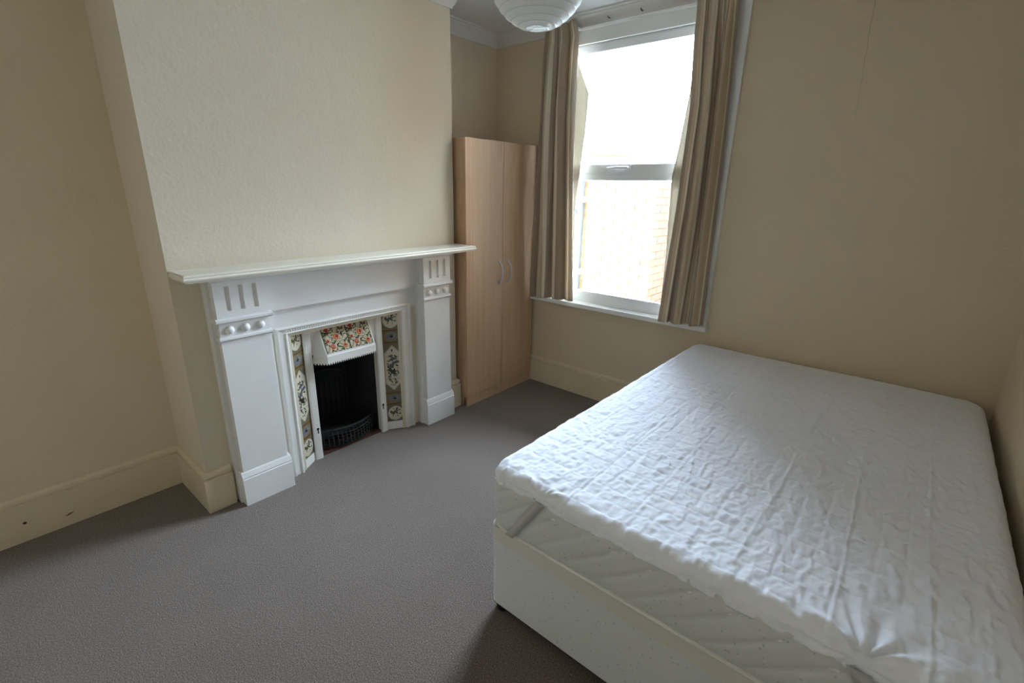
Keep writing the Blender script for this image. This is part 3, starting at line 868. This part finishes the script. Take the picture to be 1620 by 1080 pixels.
# gentle dish and lift
body = 0.006 * vnoise(GX * 2.2 + 5, GY * 2.2 + 1) - 0.006 * np.exp(-((GX - 2.0) / 0.5) ** 2 - ((GY - 1.3) / 0.6) ** 2)
CX, CY = np.clip(GX, core[0], core[1]), np.clip(GY, core[2], core[3])
side_rel = relief * (1 - flat) * 0.7
P = np.stack([CX + NX * (inn + hz + side_rel), CY + NY_ * (inn + hz + side_rel), ZT - dr + (relief + body * 0.6) * flat], -1)
me = grid_mesh('quilted_top', P)
cov = link('quilted_top', me, M['quilt'], pr, smooth=True)
mod = cov.modifiers.new('thickness', 'SOLIDIFY'); mod.thickness = 0.004; mod.offset = -1
# elastic straps across the near corners
def strap(xt0, xt1, xb0_, xb1_):
    n = 10; A = np.zeros((n, 2, 3))
    for i in range(n):
        f = i / (n - 1)
        z = 0.572 - (0.572 - 0.388) * f
        out = my0 - 0.0135 - 0.003 * math.sin(PI * f)
        A[i, 0] = (xt0 + (xb0_ - xt0) * f, out, z); A[i, 1] = (xt1 + (xb1_ - xt1) * f, out, z)
    o = link('elastic_strap', grid_mesh('elastic_strap', A), M['grey_band'], pr, smooth=True)
    m = o.modifiers.new('thickness', 'SOLIDIFY'); m.thickness = 0.0015
    return o
strap(1.585, 1.625, 1.470, 1.503); strap(2.405, 2.450, 2.520, 2.555)

# ================================================================== CURTAINS
def curtain(name, label, xl, xr, y0, ztop, zbot, folds, seed, lead, cloth_w):
    """xl(t), xr(t): edges by height t (0 top .. 1 bottom); lead: +1 when the window side is the right edge"""
    root = empty(name, ((xl(1) + xr(1)) / 2, y0, zbot(0.5)))
    tag(root, label, 'curtain', 'striped curtains at the window')
    nu, nv = 150, 90
    s = np.linspace(0, 1, nu); tv = np.linspace(0, 1, nv)
    Sg, Tg = np.meshgrid(s, tv, indexing='ij')
    r = np.random.default_rng(seed); ph = r.uniform(0, 6.28, 6)
    XLg = np.interp(Tg, np.linspace(0, 1, 41), [xl(q) for q in np.linspace(0, 1, 41)])
    XRg = np.interp(Tg, np.linspace(0, 1, 41), [xr(q) for q in np.linspace(0, 1, 41)])
    amp = 0.020 + 0.014 * np.clip(Tg * 4, 0, 1) + 0.003 * np.sin(Tg * 5 + ph[0])
    u = Sg + 0.035 * np.sin(2 * PI * Sg * 2 + ph[1] + Tg * 0.9) + 0.012 * np.sin(Tg * 6 + Sg * 7)
    y = amp * (np.sin(2 * PI * folds * u + ph[2]) + 0.28 * np.sin(2 * PI * folds * 2.3 * u + ph[3] + Tg))
    x = XLg + (XRg - XLg) * Sg + 0.5 * amp * np.cos(2 * PI * folds * u + ph[2]) * np.sin(PI * np.clip(Sg, 0, 1)) ** 0.5
    # pinched heading pleats near the top
    pin = np.exp(-((Tg - 0.045) / 0.03) ** 2)
    y = y * (1 - 0.35 * pin)
    ZB = np.array([zbot(q) for q in s])[:, None]
    z = ztop(Sg) + (ZB - ztop(Sg)) * Tg
    P = np.stack([x, y0 + y, z], -1)
    UV = np.stack([Sg * cloth_w, Tg * 1.8], -1)
    front = link('curtain_panel', grid_mesh('curtain_panel', P, UV), M['curtain'], root, smooth=True)
    mod = front.modifiers.new('thickness', 'SOLIDIFY'); mod.thickness = 0.0025; mod.offset = 0
    return root, P
def lin(*pts):
    a = np.array(pts); return lambda t: float(np.interp(t, a[:, 0], a[:, 1]))
CY0 = WY - 0.092
cl, PL = curtain('striped_curtain', 'beige striped curtain hanging between the wardrobe and the window', lin((0, 0.165), (0.08, 0.150), (0.3, 0.140), (1, 0.115)), lin((0, 0.400), (0.05, 0.425), (0.3, 0.435), (1, 0.505)),
    CY0, lambda S: 2.488 + 0.02 * S, lambda s: 0.712 + 0.03 * s, 3.0, 4, 1, 0.95)
crx, PR = curtain('striped_curtain', 'beige striped curtain on the side of the window nearer the bed', lin((0, 1.165), (0.12, 1.175), (0.3, 1.200), (0.6, 1.190), (1, 1.150)), lin((0, 1.372), (0.4, 1.392), (1, 1.415)),
    CY0, lambda S: 2.478 + 0.0 * S, lambda s: 0.716 + 0.012 * s, 2.6, 9, -1, 0.95)
# loose pale lining behind each leading edge
def lining(root, xe, xin, zt, zb, y0, wob):
    nu, nv = 14, 60
    P = np.zeros((nu, nv, 3))
    for j in range(nv):
        t = j / (nv - 1)
        for i in range(nu):
            f = i / (nu - 1)
            P[i, j] = (xin(t) + (xe(t) - xin(t)) * f, y0 + 0.014 * math.sin(f * 5 + t * wob) * f, zt + (zb - zt) * t)
    o = link('lining', grid_mesh('lining', P), M['lining'], root, smooth=True)
    m = o.modifiers.new('thickness', 'SOLIDIFY'); m.thickness = 0.0015
lining(cl, lin((0, 0.37), (0.09, 0.392), (0.15, 0.437), (0.22, 0.497), (0.35, 0.483), (0.47, 0.457), (0.63, 0.43), (1, 0.44)), lin((0, 0.22), (1, 0.20)), 2.47, 0.745, WY - 0.04, 3)
lining(crx, lin((0, 1.165), (0.25, 1.160), (0.41, 1.131), (0.51, 1.108), (0.77, 1.120), (1, 1.120)), lin((0, 1.34), (1, 1.36)), 2.46, 0.745, WY - 0.04, -3)
# hooks that hold the headings to the cornice
for root, xs in ((cl, (0.18, 0.29, 0.39)), (crx, (1.19, 1.28, 1.36))):
    obj('heading_rail', bx(xs[0] - 0.02, xs[-1] + 0.01, WY - 0.062, WY - 0.020, 2.462, 2.474), M['upvc'], root)
# two old screw hooks left in the cornice over the glass
for x in (0.598, 0.813):
    o = obj('screw_hook', tube(NB(), [(x, WY - 0.02, 2.497), (x, WY - 0.045, 2.497), (x, WY - 0.050, 2.505)], 0.003, 6), M['chip'], None, smooth=True)
    tag(o, 'small dark screw hook left in the cornice above the window, %s' % ('next to the paper lantern' if x < 0.7 else 'further from the paper lantern'), 'hook', 'old screw hooks above the window')

# ================================================================== PAPER LANTERN
LC = Vector((1.0485, 1.072, 2.266)); LR = 0.190
lan = empty('paper_lantern', LC)
tag(lan, 'round white paper lantern shade hanging from the ceiling', 'lampshade')
prof = []; nr = 17
a0, a1_ = math.radians(-77), math.radians(77)
sub_n = 6
for k in range(nr * sub_n + 1):
    a = a0 + (a1_ - a0) * k / (nr * sub_n)
    sc = 1 - 0.016 * abs(math.sin(PI * k / sub_n))
    prof.append((LR * math.cos(a) * sc, LR * math.sin(a) * sc))
o = obj('paper_shade', lathe(NB(), prof, LC, 64), M['paper'], lan, smooth=True, angle=60)
wire = plain('white_wire', (0.62, 0.62, 0.60), 0.5)
for k in range(nr + 1):
    a = a0 + (a1_ - a0) * k / nr
    rr_ = LR * math.cos(a) * 0.996; zz = LC.z + LR * math.sin(a) * 0.996
    obj('hoop', tube(NB(), [(LC.x + rr_ * math.cos(2 * PI * j / 40), LC.y + rr_ * math.sin(2 * PI * j / 40), zz) for j in range(40)], 0.0014, 5, closed=True), wire, lan, smooth=True)
rb = LR * math.cos(a0); zb = LC.z + LR * math.sin(a0)
obj('frame_wire', tube(NB(), [(LC.x - rb, LC.y, zb), (LC.x - rb * 0.2, LC.y + 0.01, zb + 0.012), (LC.x, LC.y, LC.z + 0.19), (LC.x + rb * 0.2, LC.y - 0.01, zb + 0.012), (LC.x + rb, LC.y, zb)], 0.0014, 6), M['chrome'], lan, smooth=True)
pend = empty('pendant_light', (LC.x, LC.y, HC))
tag(pend, 'white ceiling rose and flex with a bulb inside the paper lantern', 'light')
obj('ceiling_rose', lathe(NB(), [(0, 0), (0.050, 0), (0.048, -0.012), (0.030, -0.026), (0.008, -0.030), (0, -0.030)], (LC.x, LC.y, HC), 24), M['upvc'], pend, smooth=True, angle=40)
obj('flex', tube(NB(), [(LC.x, LC.y, HC - 0.03), (LC.x, LC.y, LC.z + 0.13)], 0.0035, 8), M['upvc'], pend, smooth=True)
obj('bulb_holder', lathe(NB(), [(0, 0.14), (0.016, 0.14), (0.020, 0.10), (0.020, 0.075), (0, 0.075)], LC, 16), M['upvc'], pend, smooth=True, angle=40)
obj('bulb', lathe(NB(), [(0.013, 0.075), (0.016, 0.055), (0.029, 0.020), (0.029, 0.0), (0.020, -0.020), (0, -0.028)], LC, 18), M['lining'], pend, smooth=True)

# ================================================================== OUTSIDE
struct(obj('ground', bx(-9, 9, WY + 0.17, 16, -0.6, -0.5), M['concrete']))
# unseen wall added outside on the bed's side to block light from the window
shade_bm = bx(3.3, 3.6, WY + 0.17, 9.0, -0.5, 4.2)
struct(obj('wall_unseen_shade', shade_bm, M['brick']))
# neighbouring brick outbuilding: bricks laid one by one over a mortar core
BL, BH, BD, J = 0.215, 0.065, 0.1025, 0.010
def brick_mesh(l, d, h, mat):
    bm = bx(-l / 2, l / 2, -d / 2, d / 2, -h / 2, h / 2)
    me = bpy.data.meshes.new('brick'); bm.to_mesh(me); bm.free(); me.materials.append(mat)
    return me
bs, bh = brick_mesh(BL, BD, BH, M['brick']), brick_mesh(BD, BD, BH, M['brick'])
rs_, rh_ = brick_mesh(BL, BD, BH, M['brick_shaded']), brick_mesh(BD, BD, BH, M['brick_shaded'])
NWX0, NWX1, NWY, NZ0, NZ1 = -0.62, 0.28, 4.0, -0.5, 1.60
nb = empty('neighbouring_outbuilding', ((NWX0 + NWX1) / 2, NWY, NZ0))
tag(nb, 'sunlit yellow brick outbuilding seen through the lower window pane', 'building')
obj('mortar_core', bx(NWX0 - 0.0, NWX1 - 0.012, NWY + 0.012, NWY + 2.4, NZ0, NZ1), M['mortar'], nb)
random.seed(12)
def lay(me, x, y, z, rot=0.0, par=None):
    o = bpy.data.objects.new('brick', me); COL.objects.link(o); o.parent = par
    o.matrix_parent_inverse = par.matrix_world.inverted()
    o.location = (x, y + random.uniform(-.002, .002), z); o.rotation_euler = (0, 0, rot)
for c in range(8, int((NZ1 - NZ0) / (BH + J))):
    z = NZ0 + c * (BH + J) + BH / 2
    x = NWX1 - (BD / 2 if c % 2 else BL / 2)
    first = True
    while x > NWX0:
        me = (bh if c % 2 else bs) if first else bs
        lay(me, x, NWY + BD / 2, z, 0, nb)
        x -= ((BD / 2 if c % 2 else BL / 2) if first else BL / 2) + J + BL / 2
        first = False
    y = NWY + (BL / 2 if c % 2 else BD / 2) + (BD + J) * 0 + (BL if c % 2 else BD) / 2 + J + BL / 2 - (0 if c % 2 else 0)
    y = NWY + BD + J + BL / 2 if not c % 2 else NWY + BL + J + BL / 2
    for k in range(3):
        lay(rs_, NWX1 - BD / 2, y, z, PI / 2, nb); y += BL + J
    if c % 2: lay(rs_, NWX1 - BD / 2 + 0.0005, NWY + BL / 2, z, PI / 2, nb)
# white rendered house beyond on the side of the drainpipe
rw = empty('rendered_house', (-2.2, 4.3, NZ0))
tag(rw, 'white rendered house wall beside the brick outbuilding outside the window', 'building')
obj('rendered_wall', bx(-3.6, NWX0 - 0.002, 4.25, 6.2, NZ0, 1.75), M['render'], rw)
obj('coping', bx(-3.65, NWX0 - 0.002, 4.20, 6.25, 1.75, 1.80), M['concrete'], rw)
dp = empty('drainpipe', (-0.56, NWY - 0.05, NZ0))
tag(dp, 'grey blue drainpipe running down the outbuilding wall outside', 'drainpipe')
obj('pipe', tube(NB(), [(-0.545, NWY - 0.045, NZ0), (-0.545, NWY - 0.045, 1.62)], 0.034, 12), M['pipe'], dp, smooth=True, angle=50)
obj('branch_pipe', tube(NB(), [(-0.545, NWY - 0.045, 1.15), (-0.62, NWY - 0.05, 1.28), (-0.74, NWY - 0.05, 1.42), (-0.74, NWY - 0.05, 1.60)], 0.028, 12), M['pipe'], dp, smooth=True, angle=50)
for z in (0.62, 1.38):
    obj('pipe_bracket', bx(-0.60, -0.49, NWY - 0.085, NWY - 0.003, z, z + 0.05), M['upvc'], dp, bevel=0.006)
# taller brick stack further off
ck = empty('brick_chimney_stack', (-2.1, 7.0, NZ0))
tag(ck, 'tall brick chimney stack rising behind the rendered house outside', 'chimney')
obj('stack', bx(-2.45, -1.75, 6.8, 7.4, NZ0, 2.05), M['brick'], ck)
obj('stack_cap', bx(-2.5, -1.7, 6.75, 7.45, 2.05, 2.15), M['concrete'], ck)
